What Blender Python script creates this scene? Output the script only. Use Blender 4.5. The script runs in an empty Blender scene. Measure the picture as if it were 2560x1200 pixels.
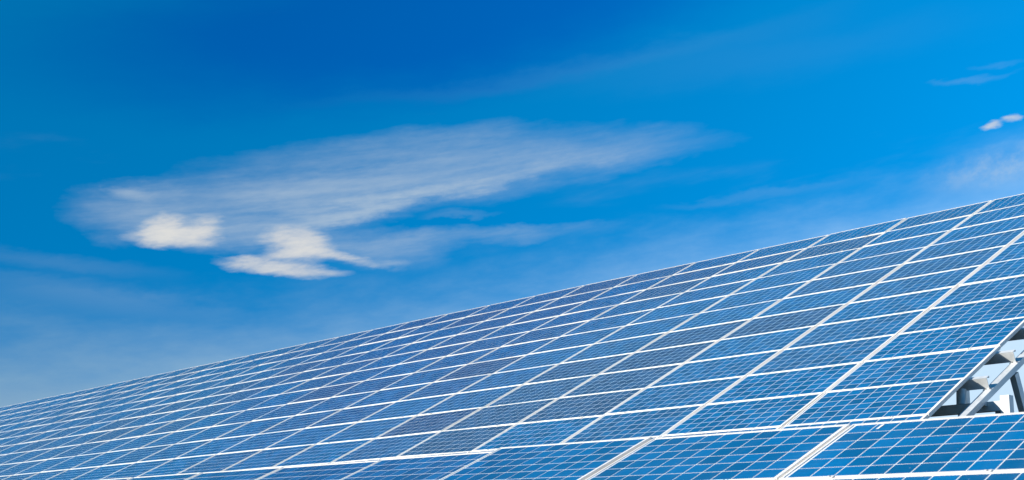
import bpy, math, random
from mathutils import Vector, Matrix

random.seed(11)
R = math.radians
scene = bpy.context.scene
C = scene.collection
GZ = 2.85                      # height of the array's datum corner above the ground

# ------------------------------------------------------------------ camera
cam_d = bpy.data.cameras.new('camera')
cam = bpy.data.objects.new('camera', cam_d)
C.objects.link(cam)
right = Vector((0.69732855, 0.71675162, 0.0))
up = Vector((0.10985161, -0.10687477, 0.98818541))
fwd = Vector((-0.7082835, 0.6890899, 0.15326314))
m = Matrix((right, up, -fwd)).transposed().to_4x4()
m.translation = Vector((5.39534896, -11.00259537, -1.24983057 + GZ))
cam.matrix_world = m
cam_d.sensor_width = 36.0
cam_d.lens = 36.0 * 2932.311 / 2560.0
cam_d.shift_y = 300.0 / 2560.0
cam_d.clip_end = 6000.0
cam_d.clip_start = 0.05
cam_d.dof.use_dof = True
cam_d.dof.focus_distance = 12.5
cam_d.dof.aperture_fstop = 3.2
scene.camera = cam

# ------------------------------------------------------------------ light
SUN = Vector((-0.97, -0.986, 0.623)).normalized()      # towards the sun
SUN_EL = math.asin(SUN.z)
SUN_AZ = math.atan2(SUN.x, SUN.y)                      # clockwise from +Y
sd = bpy.data.lights.new('sun', 'SUN')
sd.energy = 5.0
sd.angle = R(0.53)
sd.color = (1.0, 0.93, 0.82)
sun = bpy.data.objects.new('sun', sd)
C.objects.link(sun)
sun.rotation_euler = SUN.to_track_quat('Z', 'Y').to_euler()
sun.location = (0, -20, 40)

vs = scene.view_settings
vs.view_transform = 'Standard'
vs.look = 'None'
vs.exposure = 0.65
vs.gamma = 1.0
vs.use_curve_mapping = False

# ------------------------------------------------------------------ sky
world = bpy.data.worlds.new('World')
scene.world = world
world.use_nodes = True
world.cycles.sampling_method = 'MANUAL'
world.cycles.sample_map_resolution = 256
wt = world.node_tree
wt.nodes.clear()
L = wt.links.new


def N(kind, tree=None):
    return (tree or wt).nodes.new(kind)


def setin(tree, sock, v):
    if isinstance(v, bpy.types.NodeSocket):
        tree.links.new(v, sock)
    else:
        sock.default_value = v


def M(op, a, b=0.0, c=0.0, clamp=False, tree=None):
    t = tree or wt
    n = t.nodes.new('ShaderNodeMath')
    n.operation = op
    n.use_clamp = clamp
    for i, v in enumerate((a, b, c)):
        setin(t, n.inputs[i], v)
    return n.outputs[0]


def smooth(x, lo, hi, a=0.0, b=1.0, tree=None):
    t = tree or wt
    n = t.nodes.new('ShaderNodeMapRange')
    n.interpolation_type = 'SMOOTHSTEP'
    for i, v in enumerate((x, lo, hi, a, b)):
        setin(t, n.inputs[i], v)
    return n.outputs[0]


def blob_group():
    g = bpy.data.node_groups.new('cloud_blob', 'ShaderNodeTree')
    for nm in ('x', 'y', 'cx', 'cy', 'ix', 'iy', 'cos', 'sin', 'soft', 'amp'):
        g.interface.new_socket(nm, in_out='INPUT', socket_type='NodeSocketFloat')
    g.interface.new_socket('v', in_out='OUTPUT', socket_type='NodeSocketFloat')
    gi = g.nodes.new('NodeGroupInput')
    go = g.nodes.new('NodeGroupOutput')
    s = gi.outputs
    dx = M('SUBTRACT', s['x'], s['cx'], tree=g)
    dy = M('SUBTRACT', s['y'], s['cy'], tree=g)
    u = M('MULTIPLY', M('ADD', M('MULTIPLY', dx, s['cos'], tree=g), M('MULTIPLY', dy, s['sin'], tree=g), tree=g), s['ix'], tree=g)
    v = M('MULTIPLY', M('SUBTRACT', M('MULTIPLY', dy, s['cos'], tree=g), M('MULTIPLY', dx, s['sin'], tree=g), tree=g), s['iy'], tree=g)
    r = M('SQRT', M('ADD', M('MULTIPLY', u, u, tree=g), M('MULTIPLY', v, v, tree=g), tree=g), tree=g)
    f = smooth(M('SUBTRACT', 1.0, r, tree=g), 0.0, s['soft'], tree=g)
    g.links.new(M('MULTIPLY', f, s['amp'], tree=g), go.inputs[0])
    return g


BLOB = blob_group()


def blobs(lst, x, y):
    acc = None
    for (cx, cy, hl, hw, ang, soft, amp) in lst:
        n = N('ShaderNodeGroup')
        n.node_tree = BLOB
        for nm, v in (('x', x), ('y', y), ('cx', cx), ('cy', cy), ('ix', 1 / hl), ('iy', 1 / hw),
                      ('cos', math.cos(R(ang))), ('sin', math.sin(R(ang))), ('soft', soft), ('amp', amp)):
            setin(wt, n.inputs[nm], v)
        acc = n.outputs[0] if acc is None else M('ADD', acc, n.outputs[0])
    return acc


# clouds by compass bearing * cos(16 deg) and elevation, in degrees:
# (bearing, elevation, half length, half width, tilt, edge softness, density)
VEIL = [
    (-57.69, 15.73, 8.55, 2.01, 7.9, 0.9, 0.27) ,
    (-48.29, 17.91, 15.13, 2.43, 6.1, 0.9, 0.31) ,
    (-39.72, 18.59, 9.6, 1.4, 4.5, 1, 0.13) ,
    (-61.43, 15.07, 4.55, 1.84, 1.7, 1, 0.24) ,
    (-56.18, 14.54, 5.51, 1.06, 3.2, 1, 0.32) ,
    (-51.73, 16.62, 9.1, 1.59, 11.1, 0.9, 0.16) ,
    (-50.74, 14.32, 4.93, 1.42, -4.3, 1, 0.34) ,
    (-44.98, 14.85, 7.68, 0.7, 4.2, 1, 0.22) ,
    (-46.53, 15.76, 3.09, 0.35, 4.7, 1, 0.1) ,
    (-49.86, 13.42, 1.52, 0.35, -2.6, 1, 0.26) ,
]
BAND = [
    (-50.2, 16.45, 8.02, 0.69, 10.7, 1, 0.45) ,
    (-43.62, 17.73, 8.88, 0.61, 9.6, 1, 0.2) ,
    (-61.82, 15.95, 1.57, 0.51, -3.1, 1, 0.25) ,
    (-51.72, 15.86, 4.95, 0.49, 14.2, 1, 0.22) ,
]
PUFF = [
    (-59.97, 14.18, 2.75, 0.63, 2.1, 0.95, 1.15) ,
    (-60.38, 14.6, 1.45, 0.91, 33.0, 1, 1.0) ,
    (-58.65, 14.73, 1.35, 0.92, 24.4, 1, 0.75) ,
    (-54.22, 14.19, 2.33, 1.11, -5.5, 1, 1.3) ,
    (-55.23, 13.61, 2.6, 0.4, 11.0, 1, 0.6) ,
    (-52.05, 13.7, 2.45, 0.38, -12.3, 1, 0.6) ,
    (-54.93, 13.03, 3.84, 0.53, -2.5, 0.85, 1.1) ,
    (-21.85, 18.64, 0.59, 0.28, 8.3, 1, 1.05) ,
    (-20.99, 18.81, 0.62, 0.25, 7.9, 1, 0.8) ,
]
SPECK = [
    (-21.55, 16.8, 3.94, 1.14, 3.7, 1, 0.42) ,
]
WISP = [
    (-32.15, 16.56, 5.9, 0.34, 4.6, 1, 0.05) ,
    (-22.48, 20.8, 2.03, 0.28, -2.0, 1, 0.07) ,
    (-21.26, 21.4, 1.17, 0.24, -3.7, 1, 0.04) ,
    (-21.89, 16.58, 4.95, 1.25, 1.7, 1, 0.12) ,
    (-64.74, 12.67, 6.32, 0.65, -0.5, 1, 0.06) ,
    (-62.97, 11.17, 7.79, 0.74, -0.3, 1, 0.06) ,
    (-65.85, 11.76, 4.91, 0.54, 1.6, 1, 0.04) ,
    (-39.67, 22.82, 17.95, 0.81, 8.2, 1, 0.018) ,
    (-31.94, 22.67, 14.7, 1.63, 4.2, 1, 0.014) ,
]
ROYAL = [
    (-48.58, 25.09, 24.13, 5.19, 10.5, 0.7, 1.0) ,
]


tc = N('ShaderNodeTexCoord')
sep = N('ShaderNodeSeparateXYZ')
L(tc.outputs['Generated'], sep.inputs[0])
DEG = 180.0 / math.pi
az = M('MULTIPLY', M('ARCTAN2', sep.outputs[0], sep.outputs[1]), DEG * math.cos(R(16)))
el = M('MULTIPLY', M('ARCSINE', sep.outputs[2]), DEG)


def streak_noise(sx, sy, ang, scale, detail, rough, seed):
    ca, sa = math.cos(R(ang)), math.sin(R(ang))
    u = M('ADD', M('MULTIPLY', az, ca), M('MULTIPLY', el, sa))
    v = M('SUBTRACT', M('MULTIPLY', el, ca), M('MULTIPLY', az, sa))
    cmb = N('ShaderNodeCombineXYZ')
    L(M('MULTIPLY', u, sx), cmb.inputs[0])
    L(M('MULTIPLY', v, sy), cmb.inputs[1])
    cmb.inputs[2].default_value = seed
    n = N('ShaderNodeTexNoise')
    n.inputs['Scale'].default_value = scale
    n.inputs['Detail'].default_value = detail
    n.inputs['Roughness'].default_value = rough
    L(cmb.outputs[0], n.inputs['Vector'])
    return n


wn = streak_noise(0.17, 0.50, 7, 1.0, 6, 0.62, 3.1)
wsep = N('ShaderNodeSeparateColor')
L(wn.outputs['Color'], wsep.inputs[0])
wx = M('ADD', az, M('MULTIPLY', M('SUBTRACT', wsep.outputs[0], 0.5), 4.0))
wy = M('ADD', el, M('MULTIPLY', M('SUBTRACT', wsep.outputs[1], 0.5), 2.2))
wn2 = streak_noise(0.42, 1.5, 5, 1.0, 5, 0.6, 9.7)
wsep2 = N('ShaderNodeSeparateColor')
L(wn2.outputs['Color'], wsep2.inputs[0])
px = M('ADD', az, M('MULTIPLY', M('SUBTRACT', wsep2.outputs[0], 0.5), 2.0))
py = M('ADD', el, M('MULTIPLY', M('SUBTRACT', wsep2.outputs[1], 0.5), 0.8))

st = streak_noise(0.10, 1.1, 9, 1.0, 8, 0.62, 1.0)
st_f = smooth(st.outputs['Fac'], 0.30, 0.70, 0.55, 1.15)
fine = streak_noise(0.45, 3.6, 8, 1.0, 8, 0.68, 5.0)
fine_f = smooth(fine.outputs['Fac'], 0.28, 0.72, 0.70, 1.25)
spk = streak_noise(1.1, 1.4, 40, 1.0, 6, 0.65, 7.0)
spk_f = smooth(spk.outputs['Fac'], 0.36, 0.72, 0.15, 1.0)
gen = streak_noise(0.035, 0.16, 8, 1.0, 6, 0.6, 2.0)
gen_f = smooth(gen.outputs['Fac'], 0.58, 0.85, 0.0, 0.12)

fib = streak_noise(1.3, 4.2, 12, 1.0, 9, 0.66, 12.0)


def torn(mask, off, a, b, c):
    """Cloud mask frayed by the fibre noises; thin parts tear first."""
    k = M('ADD', 1.0, M('MULTIPLY', M('SUBTRACT', st.outputs['Fac'], 0.5), a))
    k = M('ADD', k, M('MULTIPLY', M('SUBTRACT', fine.outputs['Fac'], 0.5), b))
    k = M('ADD', k, M('MULTIPLY', M('SUBTRACT', fib.outputs['Fac'], 0.5), c))
    return M('MAXIMUM', M('SUBTRACT', M('MULTIPLY', mask, k), off), 0.0)


veil = M('MULTIPLY', torn(blobs(VEIL, wx, wy), 0.022, 2.0, 1.1, 0.6), 0.95)
band = torn(blobs(BAND, wx, wy), 0.02, 1.6, 1.8, 0.8)
puff = torn(blobs(PUFF, px, py), 0.05, 0.8, 1.2, 1.6)
speck = M('MULTIPLY', blobs(SPECK, px, py), spk_f)
wisp = blobs(WISP, wx, wy)
dens = M('ADD', M('ADD', M('ADD', veil, band), M('ADD', puff, speck)), M('ADD', wisp, gen_f))
opac = M('SUBTRACT', 1.0, M('EXPONENT', M('MULTIPLY', dens, -1.2)), clamp=True)

skyn = N('ShaderNodeTexSky')
skyn.sky_type = 'NISHITA'
skyn.sun_disc = False
skyn.sun_elevation = SUN_EL
skyn.sun_rotation = SUN_AZ
skyn.altitude = 0.0
skyn.air_density = 1.0
skyn.dust_density = 0.2
skyn.ozone_density = 2.0
STR = 0.087

# the air is clearer on the sun's side and hazier away from it
hyp = M('SQRT', M('ADD', M('MULTIPLY', sep.outputs[0], sep.outputs[0]), M('MULTIPLY', sep.outputs[1], sep.outputs[1])))
cosd = M('DIVIDE', M('ADD', M('MULTIPLY', sep.outputs[0], math.sin(R(20))), M('MULTIPLY', sep.outputs[1], math.cos(R(20)))), M('MAXIMUM', hyp, 0.001))
away = M('POWER', M('MULTIPLY', M('ADD', cosd, 1.0), 0.5, clamp=True), 3.0)

# deep polarised blue: flatter brightness, fuller saturation
hsv = N('ShaderNodeSeparateColor')
hsv.mode = 'HSV'
L(skyn.outputs[0], hsv.inputs[0])
val = M('MULTIPLY', M('POWER', M('MULTIPLY', hsv.outputs[2], 0.2), 0.55), M('MINIMUM', M('ADD', M('MULTIPLY', away, 5.3), 2.4), 6.3))
sat = M('MULTIPLY', hsv.outputs[1], 2.3, clamp=True)
royal = M('MULTIPLY', blobs(ROYAL, wx, wy), 1.0, clamp=True)
hue = M('ADD', 0.6030, M('MULTIPLY', royal, 0.021))
hsc = N('ShaderNodeCombineColor')
hsc.mode = 'HSV'
L(hue, hsc.inputs[0])
L(sat, hsc.inputs[1])
L(M('MULTIPLY', val, M('SUBTRACT', 1.20, M('MULTIPLY', royal, 0.12))), hsc.inputs[2])

# haze towards the horizon
eff = M('SUBTRACT', M('ADD', el, M('MULTIPLY', M('SUBTRACT', wsep.outputs[1], 0.5), 5.0)), M('MULTIPLY', away, 12.0))
hzf = smooth(eff, 11.0, 0.8, 0.0, 0.97)


def mixc(f, a, b):
    n = N('ShaderNodeMix')
    n.data_type = 'RGBA'
    setin(wt, n.inputs['Factor'], f)
    for k, v in (('A', a), ('B', b)):
        if isinstance(v, bpy.types.NodeSocket):
            L(v, n.inputs[k])
        else:
            n.inputs[k].default_value = (*v, 1)
    return n.outputs['Result']


hcol = mixc(smooth(away, 0.05, 0.55), (2.0, 3.2, 4.1), (4.5, 6.0, 7.4))
c1 = mixc(hzf, hsc.outputs[0], hcol)
c2 = mixc(opac, c1, mixc(M('MULTIPLY', puff, 1.5, clamp=True), (4.1, 4.75, 5.2), (5.7, 5.6, 5.3)))
bg = N('ShaderNodeBackground')
bg.inputs['Strength'].default_value = STR
L(c2, bg.inputs['Color'])
wo = N('ShaderNodeOutputWorld')
L(bg.outputs[0], wo.inputs[0])


# ------------------------------------------------------------------ materials
def new_mat(name):
    mt = bpy.data.materials.new(name)
    mt.use_nodes = True
    t = mt.node_tree
    b = t.nodes['Principled BSDF']
    return mt, t, b


def mat_cell():
    mt, t, b = new_mat('solar_cell')
    tcn = t.nodes.new('ShaderNodeTexCoord')
    oi = t.nodes.new('ShaderNodeObjectInfo')
    ge = t.nodes.new('ShaderNodeNewGeometry')
    # crystal streaks and grid fingers along the row direction
    mp = t.nodes.new('ShaderNodeMapping')
    mp.inputs['Scale'].default_value = (2.5, 55, 1)
    t.links.new(tcn.outputs['Object'], mp.inputs[0])
    loc = t.nodes.new('ShaderNodeVectorMath')
    loc.operation = 'ADD'
    t.links.new(mp.outputs[0], loc.inputs[0])
    t.links.new(oi.outputs['Location'], loc.inputs[1])
    nz = t.nodes.new('ShaderNodeTexNoise')
    nz.inputs['Scale'].default_value = 1.0
    nz.inputs['Detail'].default_value = 4
    nz.inputs['Roughness'].default_value = 0.6
    t.links.new(loc.outputs[0], nz.inputs['Vector'])
    f1 = smooth(nz.outputs['Fac'], 0.3, 0.7, 0.88, 1.12, tree=t)
    # shade of each cell
    rnd = M('FRACT', M('ADD', ge.outputs['Random Per Island'], M('MULTIPLY', oi.outputs['Random'], 7.31, tree=t), tree=t), tree=t)
    f2 = smooth(rnd, 0.0, 1.0, 0.74, 1.22, tree=t)
    # crystal grains
    vo = t.nodes.new('ShaderNodeTexVoronoi')
    vo.inputs['Scale'].default_value = 70
    t.links.new(tcn.outputs['Object'], vo.inputs['Vector'])
    sc = t.nodes.new('ShaderNodeSeparateColor')
    t.links.new(vo.outputs['Color'], sc.inputs[0])
    f3 = M('ADD', M('MULTIPLY', sc.outputs[0], 0.14, tree=t), 0.93, tree=t)
    ff = M('MULTIPLY', M('MULTIPLY', f1, f2, tree=t), f3, tree=t)
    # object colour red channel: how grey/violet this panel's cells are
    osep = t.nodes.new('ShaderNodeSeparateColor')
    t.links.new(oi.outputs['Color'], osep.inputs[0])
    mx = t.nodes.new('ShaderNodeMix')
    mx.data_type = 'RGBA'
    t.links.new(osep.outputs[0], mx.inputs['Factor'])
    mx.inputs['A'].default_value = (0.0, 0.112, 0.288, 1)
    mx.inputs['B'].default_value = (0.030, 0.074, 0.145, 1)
    ml = t.nodes.new('ShaderNodeVectorMath')
    ml.operation = 'SCALE'
    t.links.new(mx.outputs['Result'], ml.inputs[0])
    t.links.new(ff, ml.inputs['Scale'])
    # dust specks
    vs_ = t.nodes.new('ShaderNodeTexVoronoi')
    vs_.inputs['Scale'].default_value = 9
    wv = t.nodes.new('ShaderNodeVectorMath')
    wv.operation = 'ADD'
    t.links.new(tcn.outputs['Object'], wv.inputs[0])
    t.links.new(oi.outputs['Location'], wv.inputs[1])
    t.links.new(wv.outputs[0], vs_.inputs['Vector'])
    sp = smooth(vs_.outputs['Distance'], 0.020, 0.045, 0.55, 0.0, tree=t)
    mx2 = t.nodes.new('ShaderNodeMix')
    mx2.data_type = 'RGBA'
    t.links.new(sp, mx2.inputs['Factor'])
    t.links.new(ml.outputs[0], mx2.inputs['A'])
    mx2.inputs['B'].default_value = (0.6, 0.62, 0.62, 1)
    mpd = t.nodes.new('ShaderNodeMapping')
    mpd.inputs['Scale'].default_value = (9.0, 0.9, 1.0)
    t.links.new(wv.outputs[0], mpd.inputs[0])
    nd = t.nodes.new('ShaderNodeTexNoise')
    nd.inputs['Scale'].default_value = 1.0
    nd.inputs['Detail'].default_value = 5
    t.links.new(mpd.outputs[0], nd.inputs['Vector'])
    nd2 = t.nodes.new('ShaderNodeTexNoise')
    nd2.inputs['Scale'].default_value = 1.3
    nd2.inputs['Detail'].default_value = 3
    t.links.new(wv.outputs[0], nd2.inputs['Vector'])
    df = M('ADD', smooth(nd.outputs['Fac'], 0.45, 0.75, 0.0, 0.035, tree=t), smooth(nd2.outputs['Fac'], 0.4, 0.7, 0.0, 0.02, tree=t), tree=t)
    mx3 = t.nodes.new('ShaderNodeMix')
    mx3.data_type = 'RGBA'
    t.links.new(df, mx3.inputs['Factor'])
    t.links.new(mx2.outputs['Result'], mx3.inputs['A'])
    mx3.inputs['B'].default_value = (0.34, 0.35, 0.36, 1)
    t.links.new(mx3.outputs['Result'], b.inputs['Base Color'])
    b.inputs['Roughness'].default_value = 0.5
    b.inputs['Specular IOR Level'].default_value = 0.2
    b.inputs['Coat Weight'].default_value = 1.0
    b.inputs['Coat Roughness'].default_value = 0.04
    b.inputs['Sheen Weight'].default_value = 0.13
    b.inputs['Sheen Roughness'].default_value = 0.13
    b.inputs['Sheen Tint'].default_value = (1.0, 0.95, 0.86, 1)
    b.inputs['Coat IOR'].default_value = 1.45
    return mt


def mat_backsheet():
    mt, t, b = new_mat('white_backsheet')
    b.inputs['Base Color'].default_value = (0.90, 0.90, 0.88, 1)
    b.inputs['Roughness'].default_value = 0.5
    b.inputs['Coat Weight'].default_value = 0.35
    b.inputs['Coat Roughness'].default_value = 0.06
    return mt


def mat_metal(name, col, metallic, rough, var=0.12, scale=6.0):
    mt, t, b = new_mat(name)
    tcn = t.nodes.new('ShaderNodeTexCoord')
    nz = t.nodes.new('ShaderNodeTexNoise')
    nz.inputs['Scale'].default_value = scale
    nz.inputs['Detail'].default_value = 6
    t.links.new(tcn.outputs['Object'], nz.inputs['Vector'])
    f = smooth(nz.outputs['Fac'], 0.3, 0.7, 1 - var, 1 + var * 0.5, tree=t)
    ml = t.nodes.new('ShaderNodeVectorMath')
    ml.operation = 'SCALE'
    ml.inputs[0].default_value = col
    t.links.new(f, ml.inputs['Scale'])
    t.links.new(ml.outputs[0], b.inputs['Base Color'])
    b.inputs['Metallic'].default_value = metallic
    r = smooth(nz.outputs['Fac'], 0.3, 0.7, rough - 0.06, rough + 0.08, tree=t)
    t.links.new(r, b.inputs['Roughness'])
    return mt


def mat_ground():
    mt, t, b = new_mat('ground')
    tcn = t.nodes.new('ShaderNodeTexCoord')
    n1 = t.nodes.new('ShaderNodeTexNoise')
    n1.inputs['Scale'].default_value = 0.35
    n1.inputs['Detail'].default_value = 8
    t.links.new(tcn.outputs['Object'], n1.inputs['Vector'])
    cr = t.nodes.new('ShaderNodeValToRGB')
    cr.color_ramp.elements[0].position = 0.35
    cr.color_ramp.elements[0].color = (0.018, 0.030, 0.010, 1)
    cr.color_ramp.elements[1].position = 0.65
    cr.color_ramp.elements[1].color = (0.05, 0.05, 0.025, 1)
    t.links.new(n1.outputs['Fac'], cr.inputs[0])
    t.links.new(cr.outputs[0], b.inputs['Base Color'])
    b.inputs['Roughness'].default_value = 0.95
    bp = t.nodes.new('ShaderNodeBump')
    n2 = t.nodes.new('ShaderNodeTexNoise')
    n2.inputs['Scale'].default_value = 14
    n2.inputs['Detail'].default_value = 6
    t.links.new(tcn.outputs['Object'], n2.inputs['Vector'])
    t.links.new(n2.outputs['Fac'], bp.inputs['Height'])
    bp.inputs['Strength'].default_value = 0.6
    t.links.new(bp.outputs[0], b.inputs['Normal'])
    return mt


M_CELL = mat_cell()
M_BACK = mat_backsheet()
M_FRAME = mat_metal('anodised_aluminium', (0.83, 0.805, 0.755), 0.08, 0.42, 0.04, 9)
M_STEEL = mat_metal('galvanised_steel', (0.68, 0.71, 0.72), 0.25, 0.42, 0.10, 12)
M_BOLT = mat_metal('dark_bolt', (0.22, 0.22, 0.22), 0.6, 0.45)
M_GROUND = mat_ground()


# ------------------------------------------------------------------ mesh helpers
class MB:
    def __init__(self):
        self.v, self.f, self.mi = [], [], []

    def quad(self, a, b, c, d, mi=0):
        i = len(self.v)
        self.v += [tuple(a), tuple(b), tuple(c), tuple(d)]
        self.f.append((i, i + 1, i + 2, i + 3))
        self.mi.append(mi)

    def box(self, lo, hi, mi=0, mat=None, faces='xXyYzZ'):
        x0, y0, z0 = lo
        x1, y1, z1 = hi
        p = [Vector(q) for q in ((x0, y0, z0), (x1, y0, z0), (x1, y1, z0), (x0, y1, z0),
                                 (x0, y0, z1), (x1, y0, z1), (x1, y1, z1), (x0, y1, z1))]
        if mat is not None:
            p = [mat @ q for q in p]
        i = len(self.v)
        self.v += [tuple(q) for q in p]
        fs = {'z': (0, 3, 2, 1), 'Z': (4, 5, 6, 7), 'y': (0, 1, 5, 4), 'Y': (2, 3, 7, 6), 'x': (3, 0, 4, 7), 'X': (1, 2, 6, 5)}
        for k in faces:
            self.f.append(tuple(i + j for j in fs[k]))
            self.mi.append(mi)

    def mesh(self, name, mats, bevel=0.0):
        me = bpy.data.meshes.new(name)
        me.from_pydata(self.v, [], self.f)
        for mt in mats:
            me.materials.append(mt)
        if len(mats) > 1:
            me.polygons.foreach_set('material_index', self.mi)
        me.update()
        return me


def link(name, me, parent=None, mat=None):
    o = bpy.data.objects.new(name, me)
    C.objects.link(o)
    if parent is not None:
        o.parent = parent
    if mat is not None:
        o.matrix_local = mat
    return o


def thing(name, label, cat, loc):
    o = bpy.data.objects.new(name, None)
    C.objects.link(o)
    o.location = loc
    o.empty_display_size = 0.3
    o['label'] = label
    o['category'] = cat
    return o


# ------------------------------------------------------------------ ground
gm = MB()
S, n = 2500.0, 20
for i in range(n):
    for j in range(n):
        x0, y0 = -S + 2 * S * i / n, -S + 2 * S * j / n
        x1, y1 = x0 + 2 * S / n, y0 + 2 * S / n
        gm.quad((x0, y0, 0), (x1, y0, 0), (x1, y1, 0), (x0, y1, 0))
ground = link('ground', gm.mesh('ground', [M_GROUND]))
ground['kind'] = 'structure'

# ------------------------------------------------------------------ the solar panel, in plane coordinates
PW, PH = 1.6580, 0.992          # outer size of one panel
CP = 0.1585                     # pitch of the cells
CS = 0.1500                     # size of a cell
FT, FW = 0.040, 0.019           # frame depth, width of its top lip
Z_BACK, Z_CELL = -0.0050, -0.0038


def frame_into(b, m4=None, mi=0):
    X, Y = PW / 2, PH / 2
    x, y = X - FW, Y - FW
    ch = 0.0022                 # chamfer of the outer top edge
    o0 = [(-X, -Y), (X, -Y), (X, Y), (-X, Y)]
    o1 = [(-X + ch, -Y + ch), (X - ch, -Y + ch), (X - ch, Y - ch), (-X + ch, Y - ch)]
    i0 = [(-x, -y), (x, -y), (x, y), (-x, y)]
    T = (lambda p: tuple(m4 @ Vector(p))) if m4 is not None else (lambda p: p)
    for k in range(4):
        j = (k + 1) % 4
        b.quad(T((*o0[k], -FT)), T((*o0[j], -FT)), T((*o0[j], -ch)), T((*o0[k], -ch)), mi)
        b.quad(T((*o0[k], -ch)), T((*o0[j], -ch)), T((*o1[j], 0)), T((*o1[k], 0)), mi)
        b.quad(T((*o1[k], 0)), T((*o1[j], 0)), T((*i0[j], 0)), T((*i0[k], 0)), mi)
        b.quad(T((*i0[k], 0)), T((*i0[j], 0)), T((*i0[j], -FT)), T((*i0[k], -FT)), mi)
        b.quad(T((*i0[k], -FT)), T((*i0[j], -FT)), T((*o0[j], -FT)), T((*o0[k], -FT)), mi)


def laminate_into(b, m4=None, mi=0):
    x, y = PW / 2 - FW + 0.0005, PH / 2 - FW + 0.0005
    b.box((-x, -y, -0.0105), (x, y, Z_BACK), mi, m4, 'zZ')


def cell_xy(i, j):
    return (-4.5 * CP + i * CP, -2.5 * CP + j * CP)


def cells_into(b, m4=None, mi=0):
    h = CS / 2
    T = (lambda p: tuple(m4 @ Vector(p))) if m4 is not None else (lambda p: p)
    for i in range(10):
        for j in range(6):
            cx, cy = cell_xy(i, j)
            b.quad(T((cx - h, cy - h, Z_CELL)), T((cx + h, cy - h, Z_CELL)), T((cx + h, cy + h, Z_CELL)), T((cx - h, cy + h, Z_CELL)), mi)


bb = MB(); frame_into(bb); ME_FRAME = bb.mesh('panel_frame', [M_FRAME])
bb = MB(); laminate_into(bb); ME_LAM = bb.mesh('panel_laminate', [M_BACK])
bb = MB(); cells_into(bb); ME_GRID = bb.mesh('cell_grid', [M_CELL])
bb = MB(); bb.box((-CS / 2, -CS / 2, -0.0006), (CS / 2, CS / 2, 0), faces='xXyYZ'); ME_CELL = bb.mesh('solar_cell', [M_CELL])
bb = MB()
bb.box((-0.022, -0.016, 0.0008), (0.022, 0.016, 0.0042))
bb.box((-0.004, -0.004, 0.0042), (0.004, 0.004, 0.0080), 1)
ME_CLAMP = bb.mesh('clamp', [M_FRAME, M_BOLT])


def panel(parent, m4, violet, single):
    p = link('solar_panel', ME_LAM, parent, m4)
    fr = link('frame', ME_FRAME, p)
    if single:
        for i in range(10):
            for j in range(6):
                cx, cy = cell_xy(i, j)
                c = link('solar_cell', ME_CELL, p, Matrix.Translation((cx, cy, Z_CELL)))
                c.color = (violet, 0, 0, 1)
    else:
        g = link('cell_grid', ME_GRID, p)
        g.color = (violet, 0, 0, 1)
        g['kind'] = 'stuff'
    return p


def basis(ux, vv, origin):
    n_ = ux.cross(vv)
    mm = Matrix((ux, vv, n_)).transposed().to_4x4()
    mm.translation = origin
    return mm


def jitter(a=0.17, d=0.0026):
    return (Matrix.Translation((random.uniform(-d, d), random.uniform(-d, d) * 1.6, random.uniform(-d, d)))
            @ Matrix.Rotation(R(random.gauss(0, a)), 4, 'X') @ Matrix.Rotation(R(random.gauss(0, a)), 4, 'Y'))


# ------------------------------------------------------------------ main array
TILT = R(26.73274787)
CT, ST_ = math.cos(TILT), math.sin(TILT)
W = 1.68152
PLANE = basis(Vector((1, 0, 0)), Vector((0, CT, ST_)), Vector((0, 0, GZ)))   # (along row, up slope, normal) -> world
base = Vector((0, 2.0, 0))
arr = thing('solar_array', 'huge tilted bank of blue solar panels rising to the skyline, steel supports bare at right',
            'solar array', base)
TO_ARR = Matrix.Translation(-base) @ PLANE

LAST = {-1: 12, 0: 16, 1: 18, 2: 19, 3: 20, 4: 22, 5: 23, 6: 25, 7: 26, 8: 28, 9: 29, 10: 31}
VIOLET = {(2, 4), (3, 4), (3, 3), (4, 3), (3, 2), (4, 2), (3, 1), (4, 1), (4, 0), (5, 1), (6, 4), (5, 9), (4, 9), (3, 9), (6, 10), (7, 10), (5, 8),
          (9, 4), (12, 7), (13, 6), (14, 3)}
SINGLE = {(0, 0), (0, 1), (0, 2), (1, 0), (1, 1)}
stuff = MB()
for r in range(-3, 11):
    for c in range(0, 42):
        m4 = TO_ARR @ Matrix.Translation((-(c + 0.5) * W, r + 0.5, 0)) @ jitter()
        if r in LAST and c <= LAST[r]:
            if (c, r) in VIOLET:
                vi = random.uniform(0.7, 1.0)
            else:
                far = min(1.0, (c + 0.9 * max(r, 0)) / 22.0)  # far panels tinted greyer: distance haze painted into the cell colour
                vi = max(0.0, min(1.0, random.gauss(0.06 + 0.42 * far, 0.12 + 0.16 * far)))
                if (c, r) in SINGLE:
                    vi = random.uniform(0.0, 0.08)
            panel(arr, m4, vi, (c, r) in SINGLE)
        else:
            frame_into(stuff, m4, 0)
            laminate_into(stuff, m4, 1)
            cells_into(stuff, m4, 2)
sp = link('panel_field', stuff.mesh('panel_field', [M_FRAME, M_BACK, M_CELL]), arr)
sp.color = (0.3, 0, 0, 1)
sp['kind'] = 'stuff'

# clamps on the seams between the rows, as far as they can be made out
for r in range(0, 11):
    for c in range(0, 7):
        for s in (-0.29, 0.27):
            if random.random() < 0.9:
                link('clamp', ME_CLAMP, arr, TO_ARR @ Matrix.Translation((-(c + 0.5) * W + s * PW + random.uniform(-.03, .03), r, 0.0)))


# --- supports
def part(name, b, mats, parent, mat=None):
    return link(name, b.mesh(name, mats), parent, mat)


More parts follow.
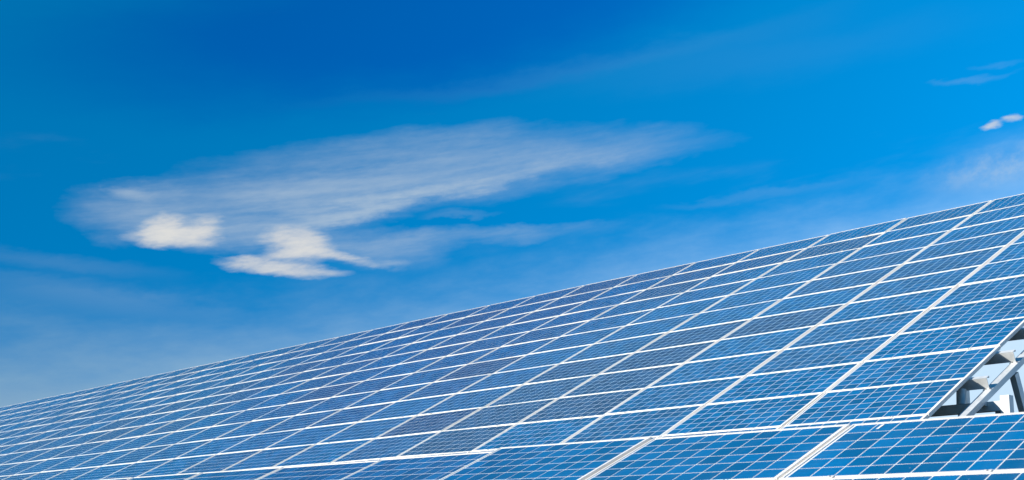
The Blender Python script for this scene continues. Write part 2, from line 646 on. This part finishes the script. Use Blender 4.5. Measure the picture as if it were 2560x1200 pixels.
def channel(b, x0, x1, y0, c_top, depth, flange, t=0.006):
    """C section: web at y0 facing down-slope, both flanges running up-slope."""
    b.box((x0, y0, c_top - depth), (x1, y0 + t, c_top))
    b.box((x0, y0 + t, c_top - t), (x1, y0 + flange, c_top))
    b.box((x0, y0 + t, c_top - depth), (x1, y0 + flange, c_top - depth + t))
    b.box((x0, y0 + flange - t, c_top - 0.022), (x1, y0 + flange, c_top - t))


XL = -42 * W
for k in range(13):
    bq = 1.05 + 0.794 * k
    b = MB()
    channel(b, XL, 0.172 + random.uniform(-.006, .012), bq, -0.0415, 0.119, 0.068)
    part('purlin', b, [M_STEEL], arr, TO_ARR)
for k in (-2, -4):
    b = MB()
    channel(b, XL, -0.15, 1.05 + 0.794 * k, -0.0415, 0.119, 0.068)
    part('purlin', b, [M_STEEL], arr, TO_ARR)

for k in range(13):
    bq = 1.05 + 0.794 * k
    b = MB()
    for dx in (0.146, 0.196):
        b.box((dx - 0.008, bq - 0.030, -0.1625), (dx + 0.008, bq - 0.014, -0.150))
    b.box((0.120, bq - 0.040, -0.1625), (0.205, bq - 0.002, -0.1575), 1)
    part('cleat', b, [M_BOLT, M_STEEL], arr, TO_ARR)

xs = [0.172] + [-(4 * q + 2) * W for q in range(0, 10)]
GY0, GY1 = 0.85, 0.95


def tube(b, p, q, r, seg=20, mi=0):
    p, q = Vector(p), Vector(q)
    z = (q - p).normalized()
    x = z.orthogonal().normalized()
    y = z.cross(x)
    ring = lambda o: [o + (x * math.cos(2 * math.pi * k / seg) + y * math.sin(2 * math.pi * k / seg)) * r for k in range(seg)]
    A, B = ring(p), ring(q)
    i = len(b.v)
    b.v += [tuple(v) for v in A + B]
    for k in range(seg):
        b.f.append((i + k, i + (k + 1) % seg, i + seg + (k + 1) % seg, i + seg + k))
        b.mi.append(mi)
    b.f.append(tuple(i + seg - 1 - k for k in range(seg))); b.mi.append(mi)
    b.f.append(tuple(i + seg + k for k in range(seg))); b.mi.append(mi)


def beam(b, p, q, side, w, h):
    """Box beam from p to q; w along `side`, h across."""
    p, q = Vector(p), Vector(q)
    z = (q - p)
    ln = z.length
    z.normalize()
    x = Vector(side)
    y = z.cross(x).normalized()
    mm = Matrix((x, y, z)).transposed().to_4x4()
    mm.translation = p
    b.box((-w / 2, -h / 2, 0), (w / 2, h / 2, ln), 0, mm)


TW = Matrix.Translation(-base)          # world -> array local
for x in xs:
    b = MB()
    # rafter under the purlins: box section with an upstanding lip
    b.box((x - 0.043, -2.6, -0.228), (x + 0.043, 10.9, -0.1625))
    rf = part('rafter', b, [M_STEEL], arr, TO_ARR)
    # braces from the rafter down to the footings behind
    b = MB()
    beam(b, (x, 1.66, 0.55 + GZ), (x, 3.34, -0.02), (1, 0, 0), 0.065, 0.105)
    part('brace', b, [M_STEEL], arr, TW)
    b = MB()
    beam(b, (x, 8.2, 3.80 + GZ), (x, 8.2, -0.02), (1, 0, 0), 0.10, 0.12)
    part('rear_post', b, [M_STEEL], arr, TW)
# girder carrying the rafters, C section with its web to the front
b = MB()
b.box((XL, GY0, 0.074 + GZ), (0.352, GY0 + 0.008, 0.173 + GZ))
b.box((XL, GY0 + 0.008, 0.165 + GZ), (0.352, GY1, 0.173 + GZ))
b.box((XL, GY0 + 0.008, 0.074 + GZ), (0.352, GY1, 0.082 + GZ))
part('girder', b, [M_STEEL], arr, TW)
for q, x in enumerate([0.3985] + xs[1:]):
    b = MB()
    b.box((x - 0.046, GY0 - 0.006, -0.02), (x + 0.046, GY0 + 0.098, 0.226 + GZ))
    part('post', b, [M_STEEL], arr, TW)
# stub column between girder and purlin
b = MB()
tube(b, (-0.083, 0.905, 0.173 + GZ), (-0.083, 0.925, 0.335 + GZ), 0.051)
part('stub_column', b, [M_STEEL], arr, TW)
# cleat where the end rafter meets the girder, and hooks hanging under the girder
b = MB()
b.box((0.170, 0.80, 0.130 + GZ), (0.214, 0.846, 0.215 + GZ))
part('cleat', b, [M_STEEL], arr, TW)
for x in (-0.072, 0.322):
    b = MB()
    b.box((x - 0.035, GY0 + 0.01, 0.045 + GZ), (x + 0.035, GY0 + 0.07, 0.0735 + GZ))
    b.box((x + 0.037, GY0 - 0.004, 0.040 + GZ), (x + 0.045, GY0 + 0.075, 0.082 + GZ))
    part('hook', b, [M_BOLT], arr, TW)

# ------------------------------------------------------------------ front array
fux = Vector((0.99993686, 0.00979938, -0.00549965))
fvv = Vector((-0.00678109, 0.91646734, 0.40005204))
FO = Vector((-0.234, -3.993, -0.474 + GZ))
fbase = Vector((-3.0, -5.2, 0))
front = thing('solar_array', 'low nearer row of solar panels along the bottom edge, in front of the huge bank', 'solar array', fbase)
FPL = Matrix.Translation(-fbase) @ basis(fux, fvv, FO)
OFF = {0: (0.006, -0.017), -1: (0.002, -0.002), -2: (0.014, 0.007), -3: (-0.022, 0.027), -4: (-0.036, 0.034), -5: (-0.036, 0.041)}
FVI = {0: 0.0, -1: 0.05, -2: 0.1, -3: 0.25, -4: 0.3}
for k in range(1, -10, -1):
    dn, db = OFF.get(k, (-0.036, 0.041) if k < 0 else (0.006, -0.017))
    for r in range(3):
        m4 = FPL @ Matrix.Translation(((k + 1) * 1.684 + 5 * CP, -3 * CP - r * 1.0 + db, dn)) @ jitter(0.05, 0.0008)
        panel(front, m4, FVI.get(k, 0.35), r == 0 and -4 <= k <= 0)
        for s in ((-0.29, 0.27) if r else ()):
            link('clamp', ME_CLAMP, front, FPL @ Matrix.Translation(((k + 1) * 1.684 + 5 * CP + s * PW, 0.0205 + 0.004 + db - r, dn)))
# rails, posts and feet of the front array
FTW = Matrix.Translation(-fbase)
for q in (-0.45, -1.55, -2.6):
    b = MB()
    b.box((-9 * 1.684, q - 0.03, -0.145), (3.3, q + 0.03, -0.080))
    part('rail', b, [M_STEEL], front, FPL)
for k in range(1, -10, -2):
    b = MB()
    x = (k + 1) * 1.684
    b.box((x - 0.04, -3.0, -0.230), (x + 0.04, 0.02, -0.147))
    part('rafter', b, [M_STEEL], front, FPL)
    for q in (-0.6, -2.5):
        top = basis(fux, fvv, FO) @ Vector((x, q, -0.232))
        b = MB()
        b.box((top.x - 0.04, top.y - 0.04, -0.02), (top.x + 0.04, top.y + 0.04, top.z - 0.02))
        part('post', b, [M_STEEL], front, FTW)

# a white sticker on the glass of the near panel
b = MB()
b.box((-0.009, -0.042, 0), (0.009, 0.042, 0.0006))
part('sticker', b, [M_BACK], front, FPL @ Matrix.Translation((1.684 + 0.204, -0.088, 0.0032)) @ Matrix.Rotation(R(-3), 4, 'Z'))

scene.render.engine = 'CYCLES'
